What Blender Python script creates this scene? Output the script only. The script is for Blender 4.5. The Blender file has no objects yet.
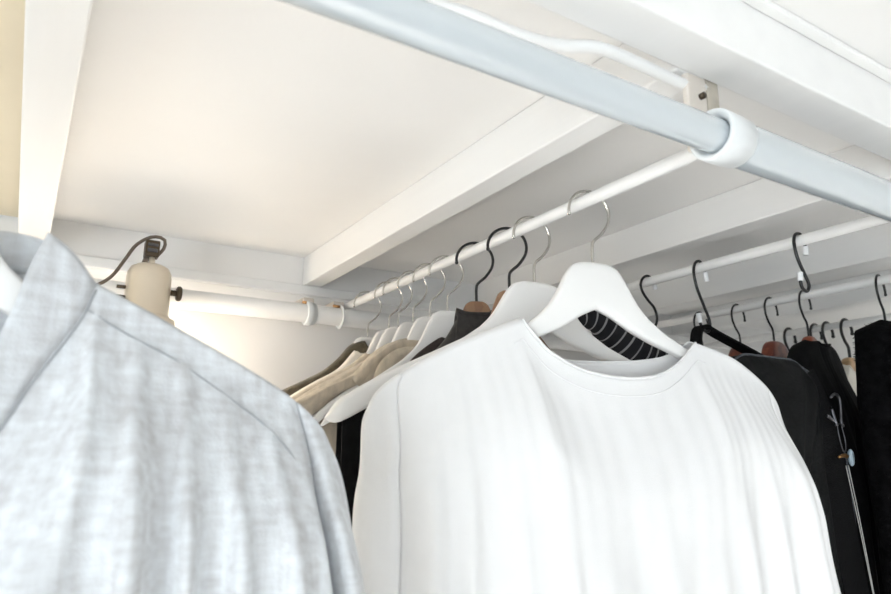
import bpy, bmesh, math, random
from mathutils import Vector, Matrix
C = bpy.context.scene.collection
PI = math.pi
UP = 1.75          # eye height; everything below is laid out with z measured from the eye, lifted at the end

# ------------------------------------------------------------------ camera
cam = bpy.data.cameras.new('camera'); camo = bpy.data.objects.new('camera', cam); C.objects.link(camo)
cam.sensor_width = 36; cam.lens = 36*678/891; cam.clip_start = .02
th = math.atan(158/678)
camo.rotation_euler = (PI/2+th, 0, -math.radians(32))
camo.location = (0, 0, UP)
cam.dof.use_dof = True; cam.dof.focus_distance = .92; cam.dof.aperture_fstop = 7.5
bpy.context.scene.camera = camo

# ------------------------------------------------------------------ world, lights, exposure
w = bpy.data.worlds.new('world'); bpy.context.scene.world = w; w.use_nodes = True
w.node_tree.nodes['Background'].inputs[0].default_value = (.82, .9, 1, 1)
w.node_tree.nodes['Background'].inputs[1].default_value = 1.0
def area(name, loc, target, sx, sy, power, col, spread=180):
    l = bpy.data.lights.new(name, 'AREA'); l.shape = 'RECTANGLE'; l.size = sx; l.size_y = sy
    l.energy = power; l.color = col; l.spread = math.radians(spread)
    o = bpy.data.objects.new(name, l); C.objects.link(o); o.location = loc
    o.rotation_euler = (Vector(target)-Vector(loc)).to_track_quat('-Z', 'Y').to_euler()
    return o
area('daylight_through_back_window', (-.15, -2.25, -.25), (.1, 1, .3), 2.3, .5, 8.5, (.87, .945, 1))
area('daylight_through_side_window', (-1.75, -.95, -.5), (.4, .2, .1), 1.3, 1.0, 40, (.88, .95, 1))
area('fill_bounced_off_floor', (.2, -2.2, .15), (.2, .45, -1.75), 1.6, .4, 35, (1, .965, .92), 50)  # added fill, aimed at the floor so its bounce lifts ceiling and undersides
vs = bpy.context.scene.view_settings
vs.view_transform = 'Standard'; vs.look = 'None'; vs.gamma = 1; vs.use_curve_mapping = False
vs.exposure = 0.18

# ------------------------------------------------------------------ materials
def mat(name, col, rough=.6, metal=0, var=.04, scale=30, bump=0, bscale=200, stretch=None, sheen=0, spec=.5, coat=0, col2=None, wave=None):
    m = bpy.data.materials.new(name); m.use_nodes = True
    nt = m.node_tree; N = nt.nodes; L = nt.links; b = N['Principled BSDF']
    b.inputs['Roughness'].default_value = rough; b.inputs['Metallic'].default_value = metal
    b.inputs['Specular IOR Level'].default_value = spec
    b.inputs['Sheen Weight'].default_value = sheen
    b.inputs['Coat Weight'].default_value = coat
    if coat: b.inputs['Coat IOR'].default_value = 2.1; b.inputs['Coat Roughness'].default_value = .06
    tc = N.new('ShaderNodeTexCoord'); mp = N.new('ShaderNodeMapping'); L.new(tc.outputs['Object'], mp.inputs[0])
    if stretch: mp.inputs['Scale'].default_value = stretch
    if wave:
        nz = N.new('ShaderNodeTexWave'); nz.inputs['Scale'].default_value = scale
        nz.inputs['Distortion'].default_value = wave; nz.inputs['Detail'].default_value = 3; fac = nz.outputs['Fac']
    else:
        nz = N.new('ShaderNodeTexNoise'); nz.inputs['Scale'].default_value = scale; nz.inputs['Detail'].default_value = 6; fac = nz.outputs['Fac']
    L.new(mp.outputs[0], nz.inputs['Vector'])
    mx = N.new('ShaderNodeValToRGB')
    c2 = col2 if col2 else tuple(max(0, c*(1-var*2.5)) for c in col)
    mx.color_ramp.elements[0].position = .35; mx.color_ramp.elements[1].position = .65
    mx.color_ramp.elements[0].color = (*c2, 1); mx.color_ramp.elements[1].color = (*col, 1)
    L.new(fac, mx.inputs[0]); L.new(mx.outputs[0], b.inputs['Base Color'])
    if bump:
        n2 = N.new('ShaderNodeTexNoise'); n2.inputs['Scale'].default_value = bscale; n2.inputs['Detail'].default_value = 4
        L.new(mp.outputs[0], n2.inputs['Vector'])
        bp = N.new('ShaderNodeBump'); bp.inputs['Strength'].default_value = bump; bp.inputs['Distance'].default_value = .002
        L.new(n2.outputs['Fac'], bp.inputs['Height']); L.new(bp.outputs[0], b.inputs['Normal'])
    return m
M = {}
M['paint'] = mat('white_wall_paint', (.88, .872, .855), .55, var=.008, scale=6, bump=.12, bscale=60)
M['beam'] = mat('white_beam_paint', (.87, .868, .855), .4, var=.01, scale=8, bump=.1, bscale=40, stretch=(4, .4, 4))
M['cream'] = mat('shaded_ceiling_tan', (.80, .70, .52), .5, var=.03, scale=5)  # shade and warm lamplight of the left ceiling put into the colour
M['floor'] = mat('pale_floor', (.80, .79, .775), .5, var=.1, scale=3, stretch=(1, 8, 1))
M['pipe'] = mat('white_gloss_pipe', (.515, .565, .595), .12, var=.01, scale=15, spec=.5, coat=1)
M['clampm'] = mat('white_plastic_clamp', (.76, .79, .80), .3, var=.02)
M['footm'] = mat('ivory_bracket', (.74, .68, .61), .45, var=.03)
M['rail'] = mat('white_rail_enamel', (.86, .86, .85), .3, var=.01)
M['chrome'] = mat('brushed_chrome', (.62, .60, .57), .22, metal=1, var=.05, scale=80)
M['steel'] = mat('dull_steel', (.13, .13, .14), .35, metal=1, var=.08, scale=80)
M['black'] = mat('black_coated_wire', (.012, .012, .014), .35, var=.1)
M['whiteplastic'] = mat('white_rubber_tip', (.85, .86, .87), .4, var=.02)
M['whitewood'] = mat('white_painted_wood', (.88, .875, .86), .32, var=.01, scale=10, bump=.05, bscale=80)
M['brownwood'] = mat('walnut_wood', (.30, .17, .095), .35, var=.15, scale=14, stretch=(1, 3, 8), wave=3, col2=(.24, .13, .075))
M['redwood'] = mat('cherry_wood', (.30, .085, .045), .3, var=.15, scale=9, stretch=(1, 3, 8), wave=5, col2=(.19, .05, .03))
M['tanwood'] = mat('tan_beech_wood', (.56, .36, .19), .35, var=.1, scale=8, stretch=(1, 3, 8), wave=4)
M['whitecloth'] = mat('white_cotton', (.80, .80, .80), .85, var=.006, scale=60, bump=.15, bscale=900, sheen=.15)
def chambray():
    m = mat('pale_grey_chambray', (.60, .635, .665), .9, bump=.3, bscale=700, sheen=.2)
    nt = m.node_tree; N = nt.nodes; L = nt.links; b = N['Principled BSDF']
    tc = N.new('ShaderNodeTexCoord'); outs = []
    for sc, st in ((150, (1, 1, .08)), (200, (.14, 1, 1)), (30, (1.6, 1, .22))):
        mp = N.new('ShaderNodeMapping'); mp.inputs['Scale'].default_value = st; L.new(tc.outputs['Object'], mp.inputs[0])
        nz = N.new('ShaderNodeTexNoise'); nz.inputs['Scale'].default_value = sc; nz.inputs['Detail'].default_value = 3
        L.new(mp.outputs[0], nz.inputs['Vector']); outs.append(nz.outputs['Fac'])
    a1 = N.new('ShaderNodeMath'); L.new(outs[0], a1.inputs[0]); L.new(outs[1], a1.inputs[1])
    a2 = N.new('ShaderNodeMath'); L.new(a1.outputs[0], a2.inputs[0]); L.new(outs[2], a2.inputs[1])
    dv = N.new('ShaderNodeMath'); dv.operation = 'DIVIDE'; dv.inputs[1].default_value = 3; L.new(a2.outputs[0], dv.inputs[0])
    rp = N.new('ShaderNodeValToRGB'); rp.color_ramp.elements[0].position = .38; rp.color_ramp.elements[1].position = .62
    rp.color_ramp.elements[0].color = (.50, .505, .515, 1); rp.color_ramp.elements[1].color = (.72, .755, .785, 1)
    L.new(dv.outputs[0], rp.inputs[0]); L.new(rp.outputs[0], b.inputs['Base Color'])
    return m
M['chambray'] = chambray()
M['seam'] = mat('grey_stitching', (.36, .38, .40), .9)
M['linen'] = mat('beige_linen', (.60, .52, .41), .9, var=.09, scale=90, bump=.5, bscale=400, stretch=(1, 1, .4), sheen=.2)
M['olive'] = mat('olive_grey_wool', (.115, .095, .060), .95, var=.2, scale=70, bump=.8, bscale=300, sheen=.3)
M['ivory'] = mat('ivory_cotton', (.80, .76, .68), .9, var=.03, scale=40, bump=.2)
M['charcoal'] = mat('charcoal_cloth', (.04, .036, .034), .9, var=.15, scale=120, bump=.4, sheen=.05)
M['mauve'] = mat('brown_mauve_cloth', (.045, .032, .030), .9, var=.15, scale=120, bump=.4)
M['blackcloth'] = mat('black_cloth', (.0045, .0045, .005), .95, var=.2, scale=100, bump=.4, bscale=300, spec=.2)
M['fuzzy'] = mat('black_fleece', (.0045, .0045, .005), 1, var=.3, scale=60, bump=1, bscale=160, spec=.08, sheen=0)
M['leather'] = mat('dark_grey_waxed_canvas', (.0065, .007, .0075), .6, var=.22, scale=25, bump=.9, bscale=60, spec=.12)
M['navy'] = mat('dark_navy_nylon', (.012, .017, .026), .6, var=.2, scale=40, bump=.4, spec=.3)
M['zip'] = mat('grey_zip_tape', (.12, .13, .155), .5, var=.3, scale=400)
M['strap'] = mat('black_webbing', (.005, .005, .006), .85, var=.3, scale=300, bump=.6, bscale=500, spec=.15)
M['thread'] = mat('pale_thread', (.5, .5, .48), .8)
M['brass'] = mat('worn_brass', (.75, .42, .18), .3, metal=1, var=.1)
M['bluegrey'] = mat('blue_grey_enamel', (.38, .48, .55), .3, var=.1)
M['lampbody'] = mat('cream_lamp_metal', (.70, .62, .50), .28, var=.03, metal=.35, scale=12)
M['darkbronze'] = mat('dark_bronze', (.10, .075, .05), .4, metal=.7, var=.1)
M['cable'] = mat('brown_grey_cable', (.13, .10, .075), .55, var=.05)
M['tanstuff'] = mat('tan_filler', (.55, .50, .42), .7, var=.1, scale=40)
def striped():
    m = mat('black_striped_knit', (.01, .01, .012), .9); nt = m.node_tree; N = nt.nodes; L = nt.links; b = N['Principled BSDF']
    tc = N.new('ShaderNodeTexCoord'); wv = N.new('ShaderNodeTexWave'); wv.bands_direction = 'Z'; wv.inputs['Scale'].default_value = 26
    wv.inputs['Distortion'].default_value = .4; L.new(tc.outputs['Generated'], wv.inputs['Vector']); wv.inputs['Scale'].default_value = 4.2
    L.new(tc.outputs['UV'], wv.inputs['Vector']); wv.bands_direction = 'X'
    rp = N.new('ShaderNodeValToRGB'); rp.color_ramp.elements[0].position = .90; rp.color_ramp.elements[1].position = .96
    rp.color_ramp.elements[0].color = (.010, .010, .013, 1); rp.color_ramp.elements[1].color = (.30, .30, .30, 1)
    L.new(wv.outputs['Fac'], rp.inputs[0]); L.new(rp.outputs[0], b.inputs['Base Color']); return m
M['striped'] = striped()
def emis(name, col, s):
    m = bpy.data.materials.new(name); m.use_nodes = True; b = m.node_tree.nodes['Principled BSDF']
    b.inputs['Emission Color'].default_value = (*col, 1); b.inputs['Emission Strength'].default_value = s
    return m
M['bulb'] = emis('glowing_bulb', (1, .84, .66), 44)
def glass():
    m = bpy.data.materials.new('window_glass'); m.use_nodes = True; b = m.node_tree.nodes['Principled BSDF']
    b.inputs['Transmission Weight'].default_value = 1; b.inputs['Roughness'].default_value = .02; return m
M['glass'] = glass()

# ------------------------------------------------------------------ helpers
def obj(name, bm, m, parent=None, smooth=True, solid=0, loc=None):
    me = bpy.data.meshes.new(name); bm.normal_update(); bm.to_mesh(me); bm.free()
    if smooth:
        for p in me.polygons: p.use_smooth = True
    o = bpy.data.objects.new(name, me); C.objects.link(o); me.materials.append(M[m] if isinstance(m, str) else m)
    if parent: o.parent = parent
    if loc: o.location = loc
    if solid:
        s = o.modifiers.new('thickness', 'SOLIDIFY'); s.thickness = solid; s.offset = 0
    return o
def tag(o, label, cat, group=None, kind=None):
    o['label'] = label; o['category'] = cat
    if group: o['group'] = group
    if kind: o['kind'] = kind
    return o
def thing(name, label, cat, loc=(0, 0, 0), rz=0, group=None):
    o = bpy.data.objects.new(name, None); C.objects.link(o); o.location = loc; o.rotation_euler = (0, 0, math.radians(rz))
    o.empty_display_size = .02
    return tag(o, label, cat, group)
def struct(name, bm, m):
    o = obj(name, bm, m, smooth=False); o['kind'] = 'structure'; return o
def box(bm, lo, hi, bevel=0):
    r = bmesh.ops.create_cube(bm, size=1)
    vsx = r['verts']
    for v in vsx:
        v.co = Vector([(lo[i]+hi[i])/2 + v.co[i]*(hi[i]-lo[i]) for i in range(3)])
    if bevel:
        es = list({e for v in vsx for e in v.link_edges})
        bmesh.ops.bevel(bm, geom=es, offset=bevel, segments=2, affect='EDGES', profile=.5)
    return bm
def B(lo, hi, bevel=0): return box(bmesh.new(), lo, hi, bevel)
def cr(pts, n):
    """Catmull-Rom through pts, resampled to n+1 points evenly along its length"""
    P = [Vector(p) for p in pts]
    if len(P) == 2: dense = [P[0].lerp(P[1], i/20) for i in range(21)]
    else:
        dense = []
        Q = [2*P[0]-P[1]]+P+[2*P[-1]-P[-2]]
        for i in range(1, len(Q)-2):
            p0, p1, p2, p3 = Q[i-1:i+3]
            for k in range(12):
                t = k/12
                dense.append(.5*((2*p1)+(p2-p0)*t+(2*p0-5*p1+4*p2-p3)*t*t+(3*p1-p0-3*p2+p3)*t**3))
        dense.append(P[-1])
    s = [0]
    for a, b in zip(dense, dense[1:]): s.append(s[-1]+(b-a).length)
    out = []; j = 0
    for i in range(n+1):
        t = s[-1]*i/n
        while j < len(s)-2 and s[j+1] < t: j += 1
        d = s[j+1]-s[j]; out.append(dense[j].lerp(dense[j+1], (t-s[j])/d if d > 1e-9 else 0))
    return out
def tube(bm, pts, r, n=40, seg=10, smooth=True, flat=1, rfun=None, cap=True):
    P = cr(pts, n) if smooth else [Vector(p) for p in pts]
    rings = []; up = None
    for i, p in enumerate(P):
        t = (P[min(i+1, len(P)-1)]-P[max(i-1, 0)]).normalized()
        if up is None:
            up = Vector((0, 0, 1)) if abs(t.z) < .9 else Vector((0, 1, 0))
        up = (up-t*up.dot(t)).normalized(); sd = t.cross(up)
        rr = r*(rfun(i/(len(P)-1)) if rfun else 1)
        rings.append([bm.verts.new(p+up*math.sin(2*PI*k/seg)*rr*flat+sd*math.cos(2*PI*k/seg)*rr) for k in range(seg)])
    for a, b in zip(rings, rings[1:]):
        for k in range(seg): bm.faces.new((a[k], a[(k+1) % seg], b[(k+1) % seg], b[k]))
    if cap: bm.faces.new(rings[0][::-1]); bm.faces.new(rings[-1])
    return bm
def lathe(bm, prof, seg=40, mtx=None):
    rings = []
    for r, z in prof:
        if r < 1e-6:
            v = bm.verts.new((0, 0, z)); rings.append([v]); continue
        rings.append([bm.verts.new((r*math.cos(2*PI*k/seg), r*math.sin(2*PI*k/seg), z)) for k in range(seg)])
    for a, b in zip(rings, rings[1:]):
        for k in range(seg):
            k2 = (k+1) % seg
            if len(a) == 1 and len(b) > 1: bm.faces.new((a[0], b[k], b[k2]))
            elif len(b) == 1 and len(a) > 1: bm.faces.new((a[k], a[k2], b[0]))
            elif len(a) > 1: bm.faces.new((a[k], a[k2], b[k2], b[k]))
    if mtx: bmesh.ops.transform(bm, matrix=mtx, verts=[v for r in rings for v in r])
    bmesh.ops.recalc_face_normals(bm, faces=bm.faces)
    return bm
def ss(x):
    x = max(0, min(1, x)); return x*x*(3-2*x)

# ------------------------------------------------------------------ the setting
WY = 1.33; CZ = .407; ZB = .345; FL = -UP
struct('ceiling', B((-1.9, -2.5, CZ), (2.35, WY+.1, CZ+.1)), 'paint')
struct('floor', B((-1.9, -2.5, FL-.1), (2.35, WY+.1, FL)), 'floor')
struct('wall_back', B((-1.9, WY, FL), (2.35, WY+.1, CZ)), 'paint')
struct('wall_right', B((2.25, -2.5, FL), (2.35, WY, CZ)), 'paint')
bm = bmesh.new()
box(bm, (-1.9, -1.7, FL), (-1.8, -1.65, CZ)); box(bm, (-1.9, -.25, FL), (-1.8, WY, CZ)); box(bm, (-1.9, -2.5, FL), (-1.8, -1.7, CZ))
box(bm, (-1.9, -1.65, FL), (-1.8, -.25, -1.05)); box(bm, (-1.9, -1.65, .05), (-1.8, -.25, CZ))
struct('wall_left', bm, 'paint')
bm = bmesh.new()
box(bm, (-1.8, -2.5, FL), (-1.35, -2.4, CZ)); box(bm, (1.05, -2.5, FL), (2.25, -2.4, CZ))
box(bm, (-1.35, -2.5, FL), (1.05, -2.4, -.6)); box(bm, (-1.35, -2.5, .3), (1.05, -2.4, CZ))
struct('wall_front', bm, 'paint')
def window(name, lo, hi, axis):
    bm = bmesh.new(); t = .04
    a, b = (0, 1) if axis == 'y' else (1, 0)
    def bb(u0, u1, z0, z1):
        l = [0, 0, z0]; h = [0, 0, z1]; l[a] = u0; h[a] = u1; l[b] = lo[b]+.03; h[b] = lo[b]+.07; box(bm, l, h)
    u0, u1, z0, z1 = lo[a], hi[a], lo[2], hi[2]
    bb(u0, u0+t, z0, z1); bb(u1-t, u1, z0, z1); bb(u0+t, u1-t, z0, z0+t); bb(u0+t, u1-t, z1-t, z1); bb((u0+u1)/2-.02, (u0+u1)/2+.02, z0+t, z1-t)
    o = struct(name, bm, 'beam')
    l = [0, 0, z0+t]; h = [0, 0, z1-t]; l[a] = u0+t; h[a] = u1-t; l[b] = lo[b]+.045; h[b] = lo[b]+.05
    obj('pane', B(l, h), 'glass', o, smooth=False)
window('window_1', (-1.35, -2.5, -.6), (1.05, -2.4, .3), 'y')
window('window_2', (-1.9, -1.65, -1.05), (-1.8, -.25, .05), 'x')
# ceiling joists running away from the camera, and the header across their near ends
BY0, BY1 = .315, .360
for i, (x0, x1) in enumerate([(-.033, .012), (.476, .514), (.912, .949), (1.288, 1.345), (1.625, 1.67)]):
    struct('trim_%d' % (i+1), B((x0, BY1, ZB), (x1, WY, CZ), .002), 'beam')
struct('trim_6', B((-1.8, BY0, ZB), (2.25, BY1, CZ), .002), 'beam')
struct('trim_7', B((-1.8, BY0-.012, CZ-.006), (2.25, BY0, CZ), .002), 'beam')
struct('trim_8', B((-1.8, WY-.014, .325), (2.25, WY, ZB), .002), 'beam')

struct('trim_9', B((-1.8, BY1, CZ-.012), (-.033, WY-.014, CZ)), 'cream')  # added panel, its tan stands in for the shaded ceiling beside the first joist

# ------------------------------------------------------------------ pipes and rails
RR = .008; ZR = .30; PR = .0185; PZ = ZR-RR-PR; PY = .337; FY = 1.262
def pipe(y, label, clamps, near):
    t = thing('support_pipe', label, 'pipe', (0, y, PZ), 0, None)
    if near:
        xj = clamps[0][0]
        bm = bmesh.new(); tube(bm, [(-1.8, 0, -.0025), (xj, 0, -.0025)], .0153, n=4, seg=64, smooth=False, cap=False); obj('inner_tube', bm, 'pipe', t)
        bm = bmesh.new(); tube(bm, [(xj+.003, 0, -.0022), (2.25, 0, -.0022)], .0205, n=4, seg=64, smooth=False, cap=False); obj('outer_tube', bm, 'pipe', t)
    else:
        bm = bmesh.new(); tube(bm, [(-1.8, 0, 0), (2.25, 0, 0)], PR, n=4, seg=64, smooth=False, cap=False); obj('pipe_tube', bm, 'rail', t)
    for x, wd in clamps:
        mt = Matrix.Translation((x, 0, -.0022 if near else 0)) @ Matrix.Rotation(PI/2, 4, 'Y'); h = wd/2
        bm = bmesh.new()
        R0 = PR+.0003
        if near: lathe(bm, [(.0156, -h+.006), (.0185, -h+.001), (.0200, -h), (.0225, -h), (.0232, -h+.002), (.0232, h*.3), (.0222, h*.38), (.0222, h-.001), (.0214, h), (.0206, h)], 64, mt)
        else: lathe(bm, [(R0, -h), (PR+.0042, -h), (PR+.0055, -h+.0016), (PR+.0055, h*.2), (PR+.0032, h*.25), (PR+.0032, h-.001), (PR+.0022, h), (R0, h)], 64, mt)
        c = obj('pipe_clamp', bm, 'clampm', t)
        bm = bmesh.new()      # neck and foot plate rising to the joists
        top = ZB-PZ
        if near:
            box(bm, (x-.012, .0235, -.006), (x+.016, .030, top+.030), .002)
            box(bm, (x-.010, .012, .010), (x+.014, .026, .018), .002)
        else:
            box(bm, (x-.012, .008, .02), (x+.012, WY-y-.014, .034), .002)
        obj('mounting_foot', bm, 'footm', c, smooth=False)
        bm = bmesh.new()
        if near:
            tube(bm, [(x+.006, .019, .052), (x+.006, .0245, .052)], .0032, n=2, seg=10, smooth=False)
            obj('screw', bm, 'darkbronze', c)
            bm = bmesh.new(); box(bm, (x+.017, .0235, .030), (x+.034, .030, top+.02), .001); obj('filler', bm, 'tanstuff', c, smooth=False)
            bm = bmesh.new(); box(bm, (x-.020, .008, .0175), (x-.010, .016, .0215), .0008); obj('screw', bm, 'darkbronze', c, smooth=False)
        else:
            tube(bm, [(x-.018, -.006, .020), (x-.004, -.006, .020)], .003, n=2, seg=10, smooth=False); obj('screw', bm, 'brass', c)
    return t
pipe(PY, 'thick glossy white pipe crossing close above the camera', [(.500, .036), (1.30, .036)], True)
pipe(FY, 'thick white pipe along the far wall behind the hangers', [(.470, .020), (.535, .004), (1.30, .02)], False)
def rail(x, label, bumps=()):
    t = thing('clothes_rail', label, 'clothes rail', (x, 0, ZR), 0, 'white clothes rails')
    bm = bmesh.new(); tube(bm, [(0, PY+.018, 0), (0, FY+.015, 0)], RR, n=3, seg=32, smooth=False, cap=False); obj('rail_tube', bm, 'rail', t)
    for y in bumps:
        bm = bmesh.new(); tube(bm, [(0, y-.007, 0), (0, y+.007, 0)], RR*1.05, n=2, seg=28, smooth=False, cap=False); obj('rail_sleeve', bm, 'rail', t)
    for y in (PY+.018, FY+.015):
        bm = bmesh.new(); lathe(bm, [(0, -.001), (RR*.9, -.001), (RR*1.08, .0005), (RR*1.08, .004), (0, .004)], 24, Matrix.Translation((0, y, 0)) @ Matrix.Rotation(PI/2, 4, 'X')); obj('end_cap', bm, 'whiteplastic', t)
    return t
rail(-.075, 'white rail outside the left of the view that carries the grey shirt')
rail(.555, 'thin white rail with chrome and black hanger hooks, above the white top', [.585])
rail(.925, 'thin white rail with black S-hooks tipped in white', [.60])
rail(1.265, 'thin white rail carrying the red-brown wooden hangers')
rail(1.63, 'farthest white rail, low at the right edge behind the black coats')
# the loose cable behind the near pipe
bm = tube(bmesh.new(), [(-.25, .394, .340), (-.05, .392, .338), (.215, .392, .338), (.263, .384, .334), (.31, .380, .330), (.349, .376, .333), (.383, .366, .337), (.431, .364, .336), (.488, .366, .336), (.52, .366, .340)], .0056, n=90, seg=14)
tag(obj('cable', bm, 'rail'), 'wavy white cable running behind the thick near pipe', 'cable')

# ------------------------------------------------------------------ hanger hooks and hangers
def hook_bm(r=.0018, ztop=.0098, flip=1, neck=-.078, R=.0275, scale=1):
    bm = bmesh.new(); cz = ztop-R; pts = []
    for k in range(15):
        a = math.radians(188-k*(188+32)/14); pts.append((flip*(-.002+R*math.cos(a)), 0, cz+R*math.sin(a)))
    pts += [(flip*.0135, 0, -.0425), (flip*.003, 0, -.052), (0, 0, -.060), (0, 0, neck)]
    tube(bm, pts, r, n=60, seg=10)
    v = Vector(pts[0]); bmesh.ops.create_icosphere(bm, subdivisions=2, radius=r*1.35, matrix=Matrix.Translation(v))
    return bm
TOPW = [(0, -.079), (.018, -.0795), (.032, -.084), (.042, -.096), (.052, -.114), (.062, -.129), (.076, -.143), (.1, -.160), (.13, -.175), (.175, -.197), (.22, -.221), (.25, -.241), (.262, -.256)]
BOTW = [(0, -.136), (.02, -.144), (.05, -.160), (.08, -.172), (.11, -.182), (.14, -.194), (.175, -.212), (.21, -.234), (.24, -.252), (.258, -.262)]
def interp(tab, x):
    for (a, za), (b, zb) in zip(tab, tab[1:]):
        if x <= b: return za+(zb-za)*(x-a)/(b-a)
    return tab[-1][1]
def hanger_body(half=.262, t0=.014, t1=.034, slim=0, fwd=.010):
    """contoured wooden hanger: rounded section, neck hump, arms that thicken and come forward to the tips"""
    bm = bmesh.new(); n = 96; rings = []; k = half/.262; sg = 16
    for i in range(n+1):
        x = -half+2*half*i/n; ax = abs(x)/k
        zt = interp(TOPW, ax); zb = interp(BOTW, ax); zb = zb+(zt-zb)*slim*ss((ax-.10)/.12)
        e = 1 if ax < .245 else max(.02, math.sqrt(max(0, 1-((ax-.245)/.0172)**2)))
        zc = (zt+zb)/2; hz = (zt-zb)/2*e
        ty = (t0+(t1-t0)*ss((ax-.06)/.2))/2*e; yc = -fwd*ss(ax/.26)
        ring = []
        for j in range(sg):
            a = 2*PI*j/sg; c, s = math.cos(a), math.sin(a); p = .45
            ring.append(bm.verts.new((x, yc+ty*math.copysign(abs(c)**p, c), zc+hz*math.copysign(abs(s)**p, s))))
        rings.append(ring)
    for a, b in zip(rings, rings[1:]):
        for j in range(sg): bm.faces.new((a[j], a[(j+1) % sg], b[(j+1) % sg], b[j]))
    bm.faces.new(rings[0][::-1]); bm.faces.new(rings[-1])
    bmesh.ops.recalc_face_normals(bm, faces=bm.faces)
    # round the crease: smooth z slightly
    bmesh.ops.smooth_vert(bm, verts=bm.verts, factor=.35, use_axis_x=False, use_axis_y=True, use_axis_z=True)
    return bm
def hanger(name, label, wood, hookm, flip=1, bar=False, half=.262, t0=.014, t1=.034, slim=0, group=None, hr=.0018, drop=0, fwd=.010):
    t = thing(name, label, 'clothes hanger', (0, 0, 0), 0, group)
    hb_ = hanger_body(half, t0, t1, slim, fwd)
    bmesh.ops.translate(hb_, verts=hb_.verts, vec=(0, 0, -drop)); obj('hanger_body', hb_, wood, t)
    obj('hook', hook_bm(hr, RR+hr+.0002, flip, -.084-drop), hookm, t)
    if bar:
        bm = bmesh.new(); hb = half*.93; zb = -.262*(1 if half > .2 else 1)
        tube(bm, [(-hb, -.009, -.2545), (hb, -.009, -.2545)], .0075, n=4, seg=20, smooth=False); obj('trouser_bar', bm, wood, t)
    return t
def copy_tree(o, parent=None):
    c = o.copy(); C.objects.link(c); c.parent = parent
    for ch in o.children: copy_tree(ch, c)
    return c
def place(o, x, y, rz, label=None, group=None):
    o.location = (x, y, ZR); o.rotation_euler = (0, 0, math.radians(rz))
    if label: o['label'] = label
    if group: o['group'] = group
    return o
XA, XB, XC, XD = .555, .925, 1.265, 1.63
wh = hanger('wooden_hanger', '', 'whitewood', 'chrome', half=.240, t1=.016, fwd=0)
place(wh, XA, .560, -12, 'nearest white wooden hanger with chrome hook, inside the white top')
o = hanger('wooden_hanger', '', 'whitewood', 'chrome', bar=True, half=.272, slim=-.55)
place(o, XA, .668, -9, 'white wooden hanger just behind the white top, black trousers over its bar')
br = hanger('wooden_hanger', '', 'brownwood', 'black', hr=.0021, half=.135, t1=.026)
place(br, XA, .722, -25, 'walnut hanger on a black hook just behind the second white hanger')
o = place(copy_tree(br), XA, .802, -27, 'walnut hanger on a black hook holding the charcoal top')
G = 'white hangers bunched at the far end of the middle rail'
wn = hanger('wooden_hanger', '', 'whitewood', 'chrome', half=.19, t1=.026, hr=.0016)
place(wn, XA, .882, -20, 'white hanger on a chrome hook right behind the charcoal top', G)
for y, r, l in [(.935, -15, 'second white hanger behind the charcoal top, chrome hook'),
                (.992, -5, 'white hanger on a chrome hook holding the beige linen shirt'),
                (1.046, -8, 'white hanger right behind the beige linen shirt, chrome hook'),
                (1.082, -4, 'white hanger in front of the olive grey jumper, chrome hook'),
                (1.170, -7, 'farthest chrome-hooked hanger, under the olive grey jumper')]:
    place(copy_tree(wn), XA, y, r, l, G)
G = 'red-brown hangers on the right rail'
rw = hanger('wooden_hanger', '', 'redwood', 'black', flip=-1, hr=.0020, half=.225, t0=.026, t1=.036)
place(rw, XC, .862, 8, 'red-brown hanger on a black hook right of the backpack handle', G)
for y, r, l in [(.955, 6, 'farthest red-brown hanger, its black hook beside the white-tipped backpack hook'),
                (.787, 8, 'red-brown hanger with a fully bare neck above the backpack corner'),
                ]:
    place(copy_tree(rw), XC, y, r, l, G)
place(hanger('wooden_hanger', '', 'redwood', 'black', flip=-1, hr=.0020, half=.125, t0=.022, t1=.022), XC, .716, 10, 'red-brown hanger whose neck rises from the round black sweater', G)
place(hanger('wooden_hanger', '', 'redwood', 'black', flip=-1, hr=.0020, half=.10, t0=.026, t1=.030), XC, .578, 12, 'red-brown hanger at the right edge holding the black fleece coat', G)
G = 'hangers on the farthest rail'
tw = hanger('wooden_hanger', '', 'tanwood', 'black', flip=-1, hr=.0033, half=.22, t0=.024, t1=.032)
place(tw, XD, .972, 5, 'hanger on the farthest rail, leftmost of its thick black hooks', G)
for y, r, l in [(.905, 4, 'hanger on the farthest rail, second thick black hook from the left'),
                (.876, 6, 'hanger on the farthest rail, third thick black hook from the left'),
                (.832, 4, 'tan hanger on the farthest rail holding the pale shirt')]:
    place(copy_tree(tw), XD, y, r, l, G)

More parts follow.
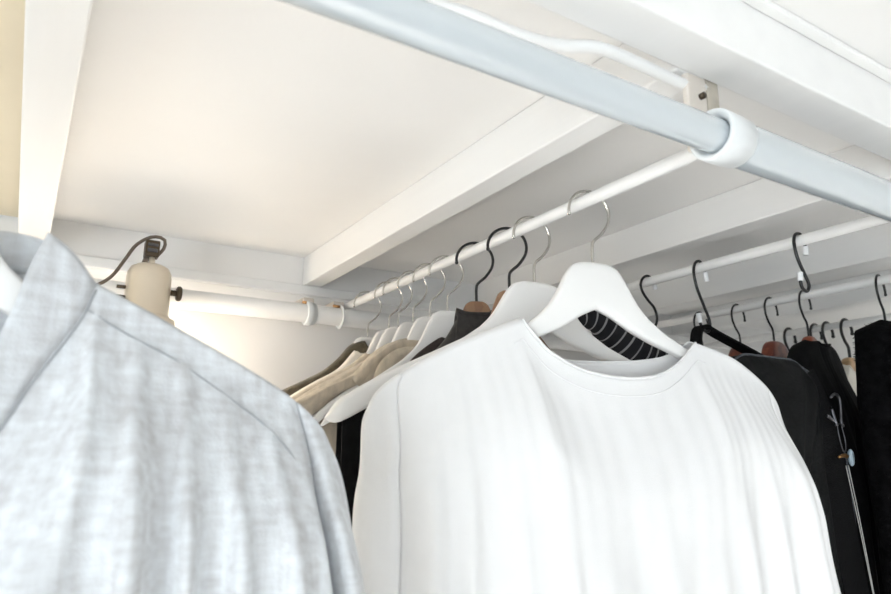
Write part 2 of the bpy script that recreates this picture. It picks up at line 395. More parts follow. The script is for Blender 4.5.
# ------------------------------------------------------------------ garments
def garment(parent, shL, neckF, neckB, shR, sideL, sideR, D=.055, d0=.012, na=150, nt=130, folds=(), m='whitecloth',
            arms=None, seed=1, wob=.004, hem=None, name='body', sleeve_crease=.5, fr=.36, solid=.0012, fine=0, sag=.016):
    """shL: outer->neck, shR: neck->outer (x,z); sides run from shoulder end to hem; one front and one back panel"""
    rnd = random.Random(seed)
    def v3(p): return Vector((p[0], 0, p[1]))
    n1 = int(na*fr); n2 = na-2*n1
    shl = cr([v3(p) for p in shL], n1); shr = cr([v3(p) for p in shR], n1)
    L = cr([v3(p) for p in sideL], nt); R = cr([v3(p) for p in sideR], nt)
    ph = [(rnd.uniform(0, 6.28), rnd.uniform(9, 30), rnd.uniform(-.5, .5), rnd.uniform(.3, 1)) for _ in range(7)]
    grids = []
    for sgn, neck, dirs in ((-1, neckF, folds), (1, neckB, ())):
        nk = cr([v3(p) for p in neck], n2)
        T = shl[:-1]+nk+shr[1:]
        b0, b1 = L[-1], R[-1]; g = []
        for j in range(nt+1):
            t = j/nt; row = []
            for i in range(na+1):
                a = i/na
                P = T[i]*(1-t)+(b0.lerp(b1, a))*t + L[j]*(1-a)+R[j]*a - (T[0]*(1-a)*(1-t)+T[-1]*a*(1-t)+b0*(1-a)*t+b1*a*t)
                q = abs(2*a-1); prof = math.sqrt(max(0, 1-q**3.2))
                dep = d0+(D-d0)*ss(t/.22)
                if n1 <= i <= na-n1:
                    e = math.sin(PI*(i-n1)/(n2)); dep += (sag if sgn < 0 else .002)*e*(1-ss(t/.2))
                y = dep*prof
                if arms:
                    for aa in (arms, 1-arms):
                        y -= y*sleeve_crease*math.exp(-((a-aa)/.010)**2)*ss(t/.05+.25)
                for (fa, dr, fw, am, t0) in dirs:
                    y += am*math.exp(-((a-fa-dr*t)/fw)**2)*ss((t-t0)/.18)*min(1, prof*1.3)
                if wob:
                    for (p0, fq, dr, am) in ph:
                        y += wob*am*math.sin(fq*(a+dr*.12*t)+p0)*ss((t-.05)/.35)*prof
                if fine:
                    for k, (p0, fq, dr, am) in enumerate(ph):
                        y += fine*am*math.sin(fq*(4+k)*(a+dr*.1*t)+p0+3*math.sin(4*t+k))*ss(t/.1)*prof
                row.append(Vector((P.x, sgn*y, P.z)))
            g.append(row)
        grids.append(g)
    ia = int(arms*na) if arms else 0
    def build(cols):
        bm = bmesh.new(); uvl = bm.loops.layers.uv.new('UVMap'); vd = [{}, {}]
        def V(s, j, i):
            if s == 1 and (i == 0 or i == na): s = 0
            if (j, i) not in vd[s]: vd[s][(j, i)] = bm.verts.new(grids[s][j][i])
            return vd[s][(j, i)]
        def F(vl, uvs):
            try: f = bm.faces.new(vl)
            except ValueError: return
            for lp, u in zip(f.loops, uvs): lp[uvl].uv = u
        for s in (0, 1):
            for j in range(nt):
                for i in range(cols[0], cols[1]):
                    vl = [V(s, j, i), V(s, j+1, i), V(s, j+1, i+1), V(s, j, i+1)]
                    uv = [(i/na, 1-j/nt), (i/na, 1-(j+1)/nt), ((i+1)/na, 1-(j+1)/nt), ((i+1)/na, 1-j/nt)]
                    if s: vl.reverse(); uv.reverse()
                    F(vl, uv)
        mid = {}
        def MV(i):
            if i not in mid:
                a, b = grids[0][0][i], grids[1][0][i]; mid[i] = bm.verts.new((a+b)/2+Vector((0, 0, .35*(b-a).length*.5)))
            return mid[i]
        for i in range(cols[0], cols[1]):
            if i < n1 or i >= na-n1:
                for s in (0, 1):
                    vl = [V(s, 0, i), V(s, 0, i+1), MV(i+1), MV(i)]
                    if len(set(vl)) < 4: continue
                    if s: vl.reverse()
                    F(vl, [(i/na, 1), ((i+1)/na, 1), ((i+1)/na, 1), (i/na, 1)])
        bmesh.ops.remove_doubles(bm, verts=bm.verts, dist=1e-5)
        bmesh.ops.recalc_face_normals(bm, faces=bm.faces)
        return bm
    o = obj(name, build((ia, na-ia)), m, parent, solid=solid)
    if arms:
        obj('sleeve', build((0, ia)), m, parent, solid=solid); obj('sleeve', build((na-ia, na)), m, parent, solid=solid)
    return grids, n1, n2, ia
def surf_line(grid, pts, off=-.0006):
    """place (x,z) points on the front surface"""
    out = []
    for (x, z) in pts:
        best = min(((g.x-x)**2+(g.z-z)**2, g) for row in grid for g in row) if False else None
        bd = 1e9
        for row in grid:
            for g in row:
                d = (g.x-x)**2+(g.z-z)**2
                if d < bd: bd = d; best = g
        out.append(Vector((x, best.y+off, z)))
    return out

# white crew-neck top, turned a little on its hanger
t = thing('white_top', 'plain white collarless top hanging large in the centre', 'shirt', (XA, .560, 0), -12)
F = [(.20, .00, .020, .010, .12), (.27, .03, .03, .012, .2), (.36, .01, .018, .010, .30), (.44, .02, .03, .012, .28), (.53, -.01, .020, .011, .24),
     (.60, .0, .022, .010, .3), (.68, -.03, .028, .014, .22), (.76, .0, .02, .012, .18), (.84, .04, .025, .012, .1), (.14, -.02, .02, .010, .1), (.90, .03, .015, .01, .1)]
g, n1, n2, ia = garment(t,
    [(-.266, .048), (-.256, .062), (-.232, .080), (-.178, .110), (-.130, .130), (-.100, .143)],
    [(-.100, .143), (-.090, .128), (-.070, .106), (-.032, .088), (.015, .082), (.060, .087), (.094, .103), (.128, .130)],
    [(-.100, .143), (-.084, .127), (-.058, .108), (-.022, .104), (.040, .106), (.085, .111), (.110, .118), (.128, .130)],
    [(.128, .130), (.160, .122), (.190, .111), (.230, .085), (.248, .066), (.258, .050)],
    [(-.266, .048), (-.272, .030), (-.273, -.012), (-.278, -.051), (-.279, -.125), (-.29, -.25), (-.30, -.40), (-.30, -.52)],
    [(.258, .050), (.266, .018), (.284, -.030), (.297, -.085), (.304, -.14), (.325, -.25), (.33, -.4), (.33, -.52)],
    D=.052, folds=F, arms=.085, seed=3, wob=.005, na=170, nt=150, fine=.0004, sleeve_crease=.15)
bm = bmesh.new(); tube(bm, [p+Vector((0, -.0008, .0005)) for p in g[0][0][n1:n1+n2+1]], .0016, n=70, seg=8); obj('neck_hem', bm, 'whitecloth', t)
bm = bmesh.new(); tube(bm, [p+Vector((0, .0008, .0005)) for p in g[1][0][n1:n1+n2+1]], .0016, n=70, seg=8); obj('neck_hem', bm, 'whitecloth', t)
row = int(150*.034); bm = bmesh.new(); tube(bm, [p+Vector((0, -.0007, 0)) for p in g[0][row][n1-4:n1+n2+5]], .0007, n=80, seg=6); obj('neckline_stitching', bm, 'whitecloth', t)

# pale grey shirt, close at the left
t = thing('grey_shirt', 'pale grey band-collar shirt close at the left edge', 'shirt', (-.075, .48, 0), 0)
F = [(.87, -.02, .012, .009, .10), (.80, .01, .016, .014, .12), (.74, .02, .014, .012, .10), (.68, .03, .018, .014, .08), (.61, .0, .014, .010, .14), (.55, .02, .02, .012, .2),
     (.48, -.01, .02, .012, .2), (.40, .0, .03, .012, .2), (.3, .0, .03, .012, .2), (.2, .0, .03, .012, .1), (.955, .0, .012, .008, .05), (.90, .035, .010, .010, .2)]
sh = [(.108, .104), (.144, .0875), (.177, .0715), (.212, .0545), (.242, .038), (.262, .0225), (.272, .010)]
side = [(.272, .010), (.281, -.008), (.287, -.028), (.292, -.054), (.302, -.098), (.318, -.19), (.335, -.32), (.345, -.5)]
nF = [(-.108, .104), (-.100, .080), (-.080, .042), (-.066, .012), (-.04, -.018), (0, -.032), (.04, -.018), (.066, .012), (.080, .042), (.100, .080), (.108, .104)]
nB = [(-.108, .104), (-.08, .112), (-.04, .108), (0, .106), (.04, .108), (.08, .112), (.108, .104)]
g, n1, n2, ia = garment(t, [(-x, z) for x, z in sh[::-1]], nF, nB, sh, [(-x, z) for x, z in side], side, D=.060, folds=F, m='chambray', arms=.075, seed=8, wob=.006, na=220, nt=190, fine=.0006)
def collar():
    bm = bmesh.new(); n = 80
    for front in (0, 1):
        base = g[1-front][0][n1:n1+n2+1]; base = cr(base, n)
        rim = [(-.078, .134), (-.071, .110), (-.066, .084), (-.058, .058), (-.035, .026), (0, .012), (.035, .026), (.058, .058), (.066, .084), (.071, .110), (.078, .134)] if front else \
              [(-.078, .134), (-.06, .139), (-.03, .140), (0, .140), (.03, .140), (.06, .139), (.078, .134)]
        rim = cr([Vector((x, 0, z)) for x, z in rim], n)
        rows = []
        for k in range(7):
            s = k/6; r = []
            for i in range(n+1):
                p = base[i].lerp(rim[i], s); e = math.sin(PI*i/n)
                y = base[i].y*(1-s)+(-1 if front else 1)*(.010+.022*e)*s
                r.append(bm.verts.new((p.x, y, p.z+.004*math.sin(PI*s)*(1-e))))
            rows.append(r)
        for a, b in zip(rows, rows[1:]):
            for i in range(n): bm.faces.new((a[i], a[i+1], b[i+1], b[i]))
    # close the two shoulder ends
    bm.verts.ensure_lookup_table(); m = (n+1)*7
    for i in (0, n):
        for k in range(6):
            a, b = bm.verts[k*(n+1)+i], bm.verts[(k+1)*(n+1)+i]; c, d = bm.verts[m+(k+1)*(n+1)+i], bm.verts[m+k*(n+1)+i]
            bm.faces.new((a, b, c, d))
    bmesh.ops.recalc_face_normals(bm, faces=bm.faces)
    return obj('collar', bm, 'chambray', t, solid=.0016)
collar()
bm = bmesh.new()
tube(bm, surf_line(g[0], [(.104, .088), (.128, .074), (.158, .060), (.188, .041), (.218, .020), (.235, .003), (.246, -.013)]), .0006, n=50, seg=6)
tube(bm, [p+Vector((0, -.0008, .0)) for p in g[0][1][n1:n1+n2+1]], .0006, n=80, seg=6)
for jj in (1, -1):
    col = ia if jj > 0 else 220-ia
    tube(bm, [g[0][j][col]+Vector((0, -.0006, 0)) for j in range(0, 150)], .0006, n=120, seg=6)
obj('stitched_seams', bm, 'seam', t)
gh = hanger('wooden_hanger', '', 'whitewood', 'chrome', half=.21, t1=.014, drop=.046, fwd=0); place(gh, -.075, .48, 0, 'white hanger inside the pale grey shirt at the left edge')

# generic garments hanging behind
def simple(name, label, x, y, rz, m, D=.03, neck=.07, top=.125, w=.255, seed=1, drop=-.5, slope=None, cat='shirt', d0=.012, flare=.02, fine=.0006, high=.02, pts=None):
    t = thing(name, label, cat, (x, y, 0), rz)
    zn = .300+interp(TOPW, neck)+.006; ze = .300+interp(TOPW, min(w, .255))
    s = [(neck, zn)] + [(xx, .300+interp(TOPW, xx*.262/max(w, .2))+.006) for xx in (neck+.03, neck+.07, neck+.11, w-.02)] + [(w, ze-.004)]
    s = sorted(set(s))
    if pts: s = pts; zn = pts[0][1]; w, ze = pts[-1][0], pts[-1][1]+.004
    nf = [(-neck, zn), (-neck*.6, zn-high*.8), (0, zn-high), (neck*.6, zn-high*.8), (neck, zn)]
    nb = [(-neck, zn), (0, zn+.003), (neck, zn)]
    sd = [(w, ze-.004), (w+.012, ze-.05), (w+.02, ze-.12), (w+flare, -.2), (w+flare+.01, drop)]
    rnd = random.Random(seed)
    F = [(rnd.uniform(.1, .9), rnd.uniform(-.03, .03), rnd.uniform(.015, .03), .008, rnd.uniform(.05, .25)) for _ in range(9)]
    g = garment(t, [(-a, b) for a, b in s[::-1]], nf, nb, s, [(-a, b) for a, b in sd], sd, D=D, d0=d0, folds=F, m=m, seed=seed, wob=.004, na=84, nt=70, fine=fine, sag=.004)
    bm = bmesh.new()
    loop = list(g[0][0][0][g[1]:g[1]+g[2]+1])+list(reversed(g[0][1][0][g[1]+1:g[1]+g[2]]))
    tube(bm, loop+[loop[0]], .0022, n=80, seg=8)
    obj('neck_trim', bm, m, t)
    return t
simple('charcoal_shirt', 'dark charcoal shirt on the walnut hanger with the visible neck', XA, .802, -27, 'charcoal', neck=.03, seed=5, D=.030, high=.006, d0=.020, w=.17, pts=[(.014, .203), (.030, .184), (.047, .156), (.070, .132), (.10, .112), (.135, .09)])
simple('brown_jumper', 'narrow dark brown top whose shoulder peaks just behind the charcoal shirt', XA, .862, -27, 'mauve', neck=.02, seed=6, D=.016, w=.10, high=.004, pts=[(.022, .172), (.045, .156), (.065, .138), (.085, .112), (.092, .08)], d0=.009)
simple('linen_shirt', 'beige linen shirt under the knotted beige scarf', XA, .992, -5, 'linen', neck=.085, seed=7, D=.022, w=.235, d0=.016)
simple('ivory_shirt', 'ivory shirt between the beige linen and the olive jumper', XA, 1.082, -4, 'ivory', neck=.065, seed=9, D=.022, w=.22, d0=.014)
simple('olive_jumper', 'olive grey wool jumper on the farthest chrome-hooked hanger', XA, 1.170, -7, 'olive', neck=.012, seed=10, D=.024, w=.235, d0=.017, high=.012, pts=[(.014, .208), (.036, .196), (.056, .172), (.085, .146), (.12, .127), (.17, .102), (.215, .076), (.235, .06)], cat='jumper')
simple('black_jacket', 'black jacket hanging behind the backpack', XC, .862, 8, 'blackcloth', neck=.10, seed=11, D=.03, w=.22, cat='jacket', d0=.022)
simple('black_shirt', 'black garment directly behind the backpack corner', XC, .787, 8, 'blackcloth', neck=.10, seed=12, D=.025, w=.22, d0=.022)
simple('dark_top', 'dark top on the farthest hanger of the right rail', XC, .955, 6, 'blackcloth', neck=.05, seed=21, D=.03, w=.22, d0=.022)
sw = simple('black_sweater', 'matt black sweater with a rounded shoulder behind the backpack', XC+.024, .722, 10, 'blackcloth', neck=.026, seed=13, D=.055, w=.2, pts=[(.020, .208), (.045, .205), (.07, .194), (.10, .166), (.13, .128), (.15, .08)], cat='sweater', d0=.018, high=.006)
simple('black_blouse', 'black blouse on the farthest rail, leftmost garment there', XD, .972, 5, 'blackcloth', neck=.05, seed=14, D=.03, w=.21, d0=.018)
simple('charcoal_shirt', 'dark shirt on the farthest rail beside the thick black hooks', XD, .905, 4, 'charcoal', neck=.05, seed=15, D=.02, w=.21, d0=.018)
simple('pale_shirt', 'pale off-white shirt glimpsed on the farthest rail between black coats', XD, .832, 4, 'ivory', neck=.05, seed=16, D=.024, w=.21, d0=.018)

# black trousers folded over the bar of the second white hanger
t = thing('black_trousers', 'black trousers folded over the bar of the second white hanger', 'trousers', (XA, .668, 0), -9)
bm = bmesh.new(); prof = []
for k in range(13):
    a = PI*k/12; prof.append((-.009-math.cos(a)*.0105, .0455+math.sin(a)*.0095))
prof = [(-.024, -.46), (-.022, -.3), (-.021, -.1), (-.0205, 0)]+prof+[(.003, 0), (.004, -.1), (.006, -.3), (.008, -.42)]
rows = []
for i in range(61):
    x = -.256+.512*i/60; r = []
    for (yy, zz) in prof:
        f = .004*math.sin(i*.5)*ss((.04-zz)/.2)+.002*math.sin(i*1.3+zz*20)*ss((.04-zz)/.3)
        r.append(bm.verts.new((x, yy+f*(1 if yy > -.009 else .6), zz)))
    rows.append(r)
for a, b in zip(rows, rows[1:]):
    for j in range(len(prof)-1): bm.faces.new((a[j], a[j+1], b[j+1], b[j]))
obj('trouser_legs', bm, 'blackcloth', t, solid=.003)

# knotted beige scarf lying over the linen shirt's shoulder
t = thing('linen_scarf', 'beige linen scarf rolled and knotted over the left shoulder of the linen shirt', 'scarf', (XA, .985, 0), -5)
def rope(bm, pts, r, tw, seg=22, n=110, rf=None, lump=.24):
    P = cr(pts, n); rings = []; up = Vector((0, 0, 1))
    for i, p in enumerate(P):
        tt = (P[min(i+1, n)]-P[max(i-1, 0)]).normalized(); up = (up-tt*up.dot(tt)).normalized(); sd = tt.cross(up); ring = []
        for k in range(seg):
            a = 2*PI*k/seg; rr = r*(rf(i/n) if rf else 1)*(1+lump*math.sin(3*a+tw*i/n)+lump*.5*math.sin(7*a-tw*1.4*i/n+1))
            ring.append(bm.verts.new(p+up*math.sin(a)*rr+sd*math.cos(a)*rr))
        rings.append(ring)
    for a, b in zip(rings, rings[1:]):
        for k in range(seg): bm.faces.new((a[k], a[(k+1) % seg], b[(k+1) % seg], b[k]))
    bm.faces.new(rings[0][::-1]); bm.faces.new(rings[-1])
bm = bmesh.new(); rope(bm, [(-.225, -.026, .050), (-.17, -.030, .085), (-.12, -.034, .112), (-.07, -.036, .142)], .0150, 2.2, rf=lambda s: .9+.2*s); obj('rolled_end', bm, 'linen', t)
bm = bmesh.new(); rope(bm, [(-.115, -.040, .105), (-.085, -.052, .140), (-.045, -.050, .163), (.01, -.045, .163), (.05, -.035, .145), (.03, -.028, .12)], .0165, 4); obj('knot_loop', bm, 'linen', t)
bm = bmesh.new(); rope(bm, [(-.085, -.062, .095), (-.078, -.072, .128), (-.045, -.074, .148), (.005, -.066, .140), (.06, -.05, .122)], .0135, 4); obj('knot_loop', bm, 'linen', t)

# ------------------------------------------------------------------ S-hooks
def s_hook(label, x, y, rz, pts, r=.0023, tips=True):
    t = thing('s_hook', label, 'hook', (x, y, ZR), rz, 'black S-hooks on the second rail')
    bm = bmesh.new(); P = [Vector((a, 0, b)) for a, b in pts]; tube(bm, P, r, n=80, seg=12); obj('hook_wire', bm, 'black', t)
    D = cr(P, 80)
    for a, b in ((D[0], D[5]), (D[-1], D[-6])):
        bm = bmesh.new(); d = (b-a).normalized(); tube(bm, [a-d*.0015, a-d*.0010, b, b+d*.0004], r*1.75, n=3, seg=16, smooth=False); obj('rubber_tip', bm, 'whiteplastic', t)
    return t
s_hook('S-hook with the white tip under the rail, holding the striped bag', XB, .80, 4, [(.019, -.010), (.014, .004), (.002, .0108), (-.012, .0065), (-.021, -.006), (-.018, -.020), (-.004, -.034), (.012, -.046), (.018, -.062), (.012, -.078), (-.001, -.085), (-.013, -.080), (-.018, -.068)])
s_hook('S-hook holding the backpack handle', XB, .69, 6, [(.016, -.019), (.012, -.002), (.001, .0108), (-.013, .006), (-.020, -.010), (-.015, -.035), (.000, -.062), (.013, -.084), (.014, -.098), (.006, -.106), (-.006, -.104), (-.014, -.094), (-.017, -.080)])
s_hook('empty S-hook with two white tips', XB, .52, 0, [(.0125, -.018), (.0125, -.002), (.004, .0102), (-.009, .0075), (-.0145, -.006), (-.010, -.028), (.003, -.050), (.0105, -.064), (.004, -.074), (-.007, -.071), (-.010, -.060), (-.009, -.050)])

# striped soft bag on the first S-hook
t = thing('striped_bag', 'black bag with thin pale stripes, seen through the neck of the white top', 'bag', (XB, .80, 0), 0)
def blob_bag(prof, D, nx=60, seed=2, uvk=1):
    bm = bmesh.new(); uvl = bm.loops.layers.uv.new('UVMap'); n = len(prof)-1; rings = []; sg = 44
    for (xc, z, hw, hd) in prof:
        ring = []
        for k in range(sg):
            a = 2*PI*k/sg; c, s = math.cos(a), math.sin(a)
            ring.append(bm.verts.new((xc+hw*math.copysign(abs(c)**.8, c), hd*math.copysign(abs(s)**.8, s)+.002*math.sin(a*5+z*60), z+.002*math.sin(a*4))))
        rings.append(ring)
    for j, (a, b) in enumerate(zip(rings, rings[1:])):
        for k in range(sg):
            f = bm.faces.new((a[k], a[(k+1) % sg], b[(k+1) % sg], b[k]))
            us = (j, j, j+1, j+1)
            for lp, u in zip(f.loops, us): lp[uvl].uv = (u/n*uvk, 0)
    bm.faces.new(rings[0][::-1]); bm.faces.new(rings[-1]); bmesh.ops.recalc_face_normals(bm, faces=bm.faces); return bm
# a sagging tube, arched from low left up and over to the right, banded across its length
bm = bmesh.new(); uvl = bm.loops.layers.uv.new('UVMap')
P = cr([(-.205, .0, .190), (-.185, -.004, .214), (-.150, -.006, .222), (-.105, -.006, .208), (-.06, -.004, .182), (-.01, 0, .160), (.05, .004, .120), (.08, .004, .05), (.08, 0, -.10), (.07, 0, -.25)], 150)
rings = []; up = Vector((0, 1, 0)); sg = 30
for i, p in enumerate(P):
    tt = (P[min(i+1, 150)]-P[max(i-1, 0)]).normalized(); up = (up-tt*up.dot(tt)).normalized(); sd = tt.cross(up); s = i/150
    r = .012+.030*ss(s/.25)+.02*ss((s-.3)/.3); r *= 1+.05*math.sin(i*.95)
    rings.append([bm.verts.new(p+up*math.sin(2*PI*k/sg)*r*.75+sd*math.cos(2*PI*k/sg)*r) for k in range(sg)])
for j, (a, b) in enumerate(zip(rings, rings[1:])):
    for k in range(sg):
        f = bm.faces.new((a[k], a[(k+1) % sg], b[(k+1) % sg], b[k]))
        for lp, u in zip(f.loops, (j, j, j+1, j+1)): lp[uvl].uv = (u/150*2.6, 0)
bm.faces.new(rings[0][::-1]); bm.faces.new(rings[-1])
obj('knitted_body', bm, 'striped', t)
bm = bmesh.new(); tube(bm, [(-.03, 0, .185), (-.012, 0, .208), (.002, 0, .2165), (.016, 0, .206), (.03, .004, .165)], .003, n=30, seg=10); obj('hanging_loop', bm, 'strap', t)

# ------------------------------------------------------------------ backpack
t = thing('backpack', 'dark grey backpack hanging by its handle from a white-tipped S-hook', 'bag', (.985, .70, 0), 0)
def rbox(cx, z0, z1, hw, y0, y1, rad=.045, inset=.018, bul=.01, seed=0, segx=60):
    """soft slab: rounded outline, pillowed front and back"""
    bm = bmesh.new(); out = []
    corners = [(cx+hw-rad, z1-rad, 0), (cx-hw+rad, z1-rad, 90), (cx-hw+rad, z0+rad, 180), (cx+hw-rad, z0+rad, 270)]
    for (x, z, a0) in corners:
        for k in range(13):
            a = math.radians(a0+90*k/12); out.append((x+rad*math.cos(a), z+rad*math.sin(a), math.cos(a), math.sin(a)))
    cxm, czm = cx, (z0+z1)/2
    layers = [(y0-bul, .55), (y0-bul*.75, .75), (y0-bul*.35, .9), (y0, 1-inset*3), (y0+.006, 1-inset), (y0+.014, 1), (y1-.014, 1), (y1-.006, 1-inset), (y1, 1-inset*3), (y1+bul*.5, .8)]
    rings = []
    for (y, s) in layers:
        ring = []
        for q, (x, z, nx, nz) in enumerate(out):
            ring.append(bm.verts.new((cxm+(x-cxm)*s, y+.0018*math.sin(q*.9+seed), czm+(z-czm)*s)))
        rings.append(ring)
    n = len(out)
    for a, b in zip(rings, rings[1:]):
        for k in range(n): bm.faces.new((a[k], a[(k+1) % n], b[(k+1) % n], b[k]))
    for ring, y in ((rings[0], y0-bul*1.1), (rings[-1], y1+bul*.6)):
        c = bm.verts.new((cxm, y, czm))
        for k in range(n): bm.faces.new((ring[k], ring[(k+1) % n], c))
    bmesh.ops.recalc_face_normals(bm, faces=bm.faces); return bm, out
bm, out = rbox(-.02, -.32, .146, .110, -.10, -.045, rad=.06, seed=1); obj('front_panel', bm, 'leather', t)
bm, out2 = rbox(.0, -.34, .142, .190, -.062, -.008, rad=.085, seed=4, bul=.004); bd = obj('main_compartment', bm, 'navy', t)
def outline_tube(out, y, r, m, name, k=1.0, cx=0, cz=0, rng=(0, 30)):
    bm = bmesh.new(); pts = [(cx+(x-cx)*k, y, cz+(z-cz)*k) for (x, z, a, b) in out]
    pts = pts[39+6:]+pts[:26]
    tube(bm, pts, r, n=160, seg=8); return obj(name, bm, m, t)
outline_tube(out, -.088, .0018, 'zip', 'piping', 1.0, -.02, -.08)
outline_tube(out2, -.056, .0028, 'zip', 'zip', 1.0, -.005, -.096)
outline_tube(out2, -.040, .0022, 'zip', 'zip', 1.004, -.005, -.096)
bm, o3 = rbox(.130, -.24, .02, .052, -.074, -.012, rad=.035, seed=2, bul=.006); pk = obj('side_pocket', bm, 'navy', t)
bm = bmesh.new(); tube(bm, [(x, -.077, z) for x, z, a, b in o3[39:]+o3[:26]], .0020, n=80, seg=8); o = obj('zip', bm, 'zip', t); o.parent = pk
bm = bmesh.new()     # handle: flat webbing loop through the hook
def ribbon(bm, pts, wdt, thick, n=60, nrm=None):
    P = cr(pts, n); rings = []
    for i, p in enumerate(P):
        tt = (P[min(i+1, n)]-P[max(i-1, 0)]).normalized(); sd = Vector(nrm or (0, 1, 0)); sd = (sd-tt*sd.dot(tt)).normalized(); u = tt.cross(sd)
        rings.append([bm.verts.new(p+sd*wdt*a+u*thick*b) for a, b in ((-.5, -.5), (.5, -.5), (.5, .5), (-.5, .5))])
    for a, b in zip(rings, rings[1:]):
        for k in range(4): bm.faces.new((a[k], a[(k+1) % 4], b[(k+1) % 4], b[k]))
    bm.faces.new(rings[0][::-1]); bm.faces.new(rings[-1])
ribbon(bm, [(-.135, -.040, .125), (-.115, -.03, .157), (-.090, -.016, .188), (-.067, -.006, .2010), (-.052, -.004, .2015), (-.030, -.010, .190), (.010, -.035, .163), (.04, -.060, .137)], .019, .0045)
obj('handle', bm, 'strap', t, smooth=False)

# key strap with carabiner, right of the bag
t = thing('key_strap', 'wide black strap with two pale stitched lines and an oval metal button', 'strap', (1.10, .60, 0), 4)
bm = bmesh.new(); ribbon(bm, [(-.055, .012, .120), (-.035, .004, .07), (-.018, 0, .0), (-.010, 0, -.10), (.006, 0, -.22), (.02, 0, -.34)], .003, .075, nrm=(0, 1, 0)); obj('webbing', bm, 'strap', t, smooth=False)
bm = bmesh.new()
for dx in (0, .0085):
    tube(bm, [(.014+dx, -.004, -.016), (.026+dx*.8, -.004, -.075), (.036+dx*.6, -.004, -.130), (.050+dx*.25, -.004, -.215), (.066, -.004, -.30)], .0007, n=40, seg=6)
obj('stitch_lines', bm, 'thread', t)
bm = bmesh.new(); lathe(bm, [(0, -.003), (.006, -.003), (.0075, -.001), (.0075, .001), (.006, .003), (0, .003)], 28, Matrix.Translation((.026, -.008, -.004)) @ Matrix.Diagonal((.8, 1, 1.75, 1)) @ Matrix.Rotation(PI/2, 4, 'X')); obj('oval_button', bm, 'bluegrey', t)
tg = thing('carabiner', 'small dark metal carabiner with a brass end beside the oval button', 'keyring', (1.092, .60, 0), 4)
bm = bmesh.new(); tube(bm, [(-.012, -.010, .088), (.000, -.012, .094), (.012, -.012, .088), (.012, -.012, .070), (.008, -.012, .050), (.014, -.012, .044)], .0022, n=40, seg=8); obj('hook_gate', bm, 'steel', tg)
bm = bmesh.new(); tube(bm, [(.002, -.012, .048), (-.006, -.012, .040), (.002, -.012, .008), (.010, -.012, .006), (.014, -.012, .020), (.008, -.012, .046)], .0009, n=50, seg=8); obj('wire_ring', bm, 'steel', tg)
bm = bmesh.new(); tube(bm, [(-.014, -.012, -.003), (.004, -.012, -.001), (.012, -.012, -.002)], .0032, n=10, seg=12, rfun=lambda s: .6+.6*s); obj('brass_end', bm, 'brass', tg)
bm = bmesh.new(); tube(bm, [(-.022, -.006, .060), (-.010, -.010, .052), (-.008, -.012, .044), (-.013, -.010, .070)], .0026, n=20, seg=8); obj('swivel', bm, 'steel', tg)

# black fleece coat: a shaggy surface
ct = simple('fleece_coat', 'shaggy black fleece coat at the far right edge', XC+.012, .578, 12, 'fuzzy', D=.045, neck=.022, w=.10, seed=19, pts=[(.022, .213), (.05, .211), (.075, .205), (.095, .192), (.107, .17), (.112, .14)], cat='coat', d0=.038, flare=.012, high=.004)
rnd = random.Random(4)
body = [c for c in ct.children if c.name.startswith('body')][0]
bm = bmesh.new(); me = body.data; vsl = me.vertices
polys = me.polygons
for _ in range(14000):
    pl = polys[rnd.randrange(len(polys))]; n = pl.normal
    q = [vsl[i].co for i in pl.vertices]; wgt = [rnd.random() for _ in q]; sw_ = sum(wgt)
    p = sum((c*(k/sw_) for c, k in zip(q, wgt)), Vector())
    if n.y > .6 and p.z < .15: continue
    if p.z < -.25: continue
    a = Vector((rnd.uniform(-1, 1), rnd.uniform(-1, 1), rnd.uniform(-1.3, .7)))*.8+n*.8; a.normalize()
    l = rnd.uniform(.003, .0065); sv = n.cross(a); sv = sv.normalized()*.0011 if sv.length > 1e-4 else Vector((.0011, 0, 0))
    f = bm.faces.new([bm.verts.new(p-sv), bm.verts.new(p+sv), bm.verts.new(p+a*l)])
pile = obj('fleece_pile', bm, 'fuzzy', ct, smooth=False); pile['kind'] = 'stuff'

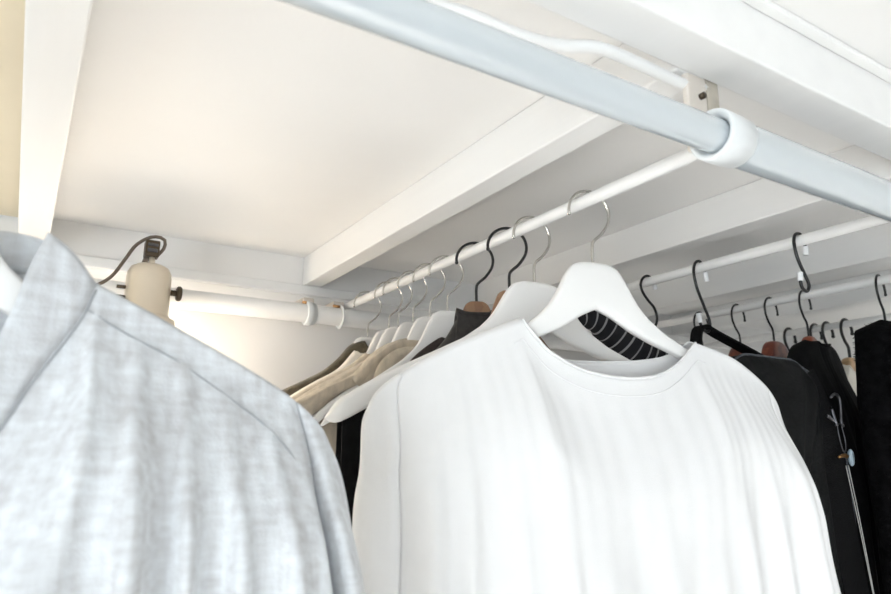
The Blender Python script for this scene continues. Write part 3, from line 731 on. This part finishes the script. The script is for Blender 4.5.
# ------------------------------------------------------------------ lamp
t = thing('spotlight_lamp', 'small cream clip-on spotlight glowing above the grey shirt', 'lamp', (.158, 1.17, 0), 0)
bm = bmesh.new(); lathe(bm, [(0, .305), (.020, .304), (.029, .299), (.0335, .290), (.0345, .280), (.0345, .222), (.0375, .2165), (.0445, .213), (.0455, .207), (.0455, .190), (.043, .190), (.043, .206), (.030, .214), (.030, .28), (0, .29)], 56); hd = obj('lamp_head', bm, 'lampbody', t)
bm = bmesh.new(); lathe(bm, [(0, .208), (.014, .208), (.016, .165), (.030, .148), (.034, .132), (.028, .115), (.014, .107), (0, .105)], 32); obj('bulb', bm, 'bulb', t)
bm = bmesh.new(); box(bm, (-.011, -.008, .318), (.011, .014, .346), .002); cl = obj('clip', bm, 'darkbronze', t, smooth=False)
bm = bmesh.new(); box(bm, (-.008, -.010, .325), (.008, -.007, .331), .001); box(bm, (-.008, -.010, .335), (.008, -.007, .340), .001); o = obj('clip_slot', bm, 'steel', t, smooth=False); o.parent = cl
bm = bmesh.new(); tube(bm, [(.002, .002, .300), (.002, .002, .320)], .005, n=3, seg=14, smooth=False); obj('strain_relief', bm, 'lampbody', t)
bm = bmesh.new(); tube(bm, [(0, .010, .328), (0, .05, .330), (0, .088, .322), (0, .092, .306)], .005, n=16, seg=10); obj('support_arm', bm, 'darkbronze', t)
bm = bmesh.new(); lathe(bm, [(.0187, -.01), (.023, -.01), (.023, .01), (.0187, .01)], 40, Matrix.Translation((0, FY-1.17, PZ)) @ Matrix.Rotation(PI/2, 4, 'Y')); obj('pipe_grip', bm, 'darkbronze', t)
bm = bmesh.new(); tube(bm, [(.034, 0, .262), (.048, 0, .262)], .005, n=2, seg=12, smooth=False); kb = obj('knob_stem', bm, 'darkbronze', t)
bm = bmesh.new(); lathe(bm, [(0, .0), (.010, 0), (.0125, .002), (.0125, .006), (.010, .008), (0, .008)], 24, Matrix.Translation((.044, 0, .262)) @ Matrix.Rotation(PI/2, 4, 'Y')); o = obj('knob', bm, 'darkbronze', t)
for z, rr in ((.262, .003), (.243, .006)):
    bm = bmesh.new(); tube(bm, [(-.047, -.004, z), (-.033, -.004, z)], rr, n=2, seg=12, smooth=False); obj('pin', bm, 'darkbronze', t)
bm = bmesh.new(); tube(bm, [(.004, .001, .316), (.018, 0, .336), (.017, 0, .352), (-.002, 0, .353), (-.024, 0, .336), (-.038, 0, .310), (-.054, 0, .280), (-.073, 0, .262), (-.12, .01, .235), (-.2, .05, .18), (-.26, .10, .05), (-.27, .13, -.4)], .0028, n=120, seg=10); obj('power_cable', bm, 'cable', t)

# ------------------------------------------------------------------ lift everything to standing height
for o in list(bpy.data.objects):
    if o.parent is None and o is not camo: o.location.z += UP
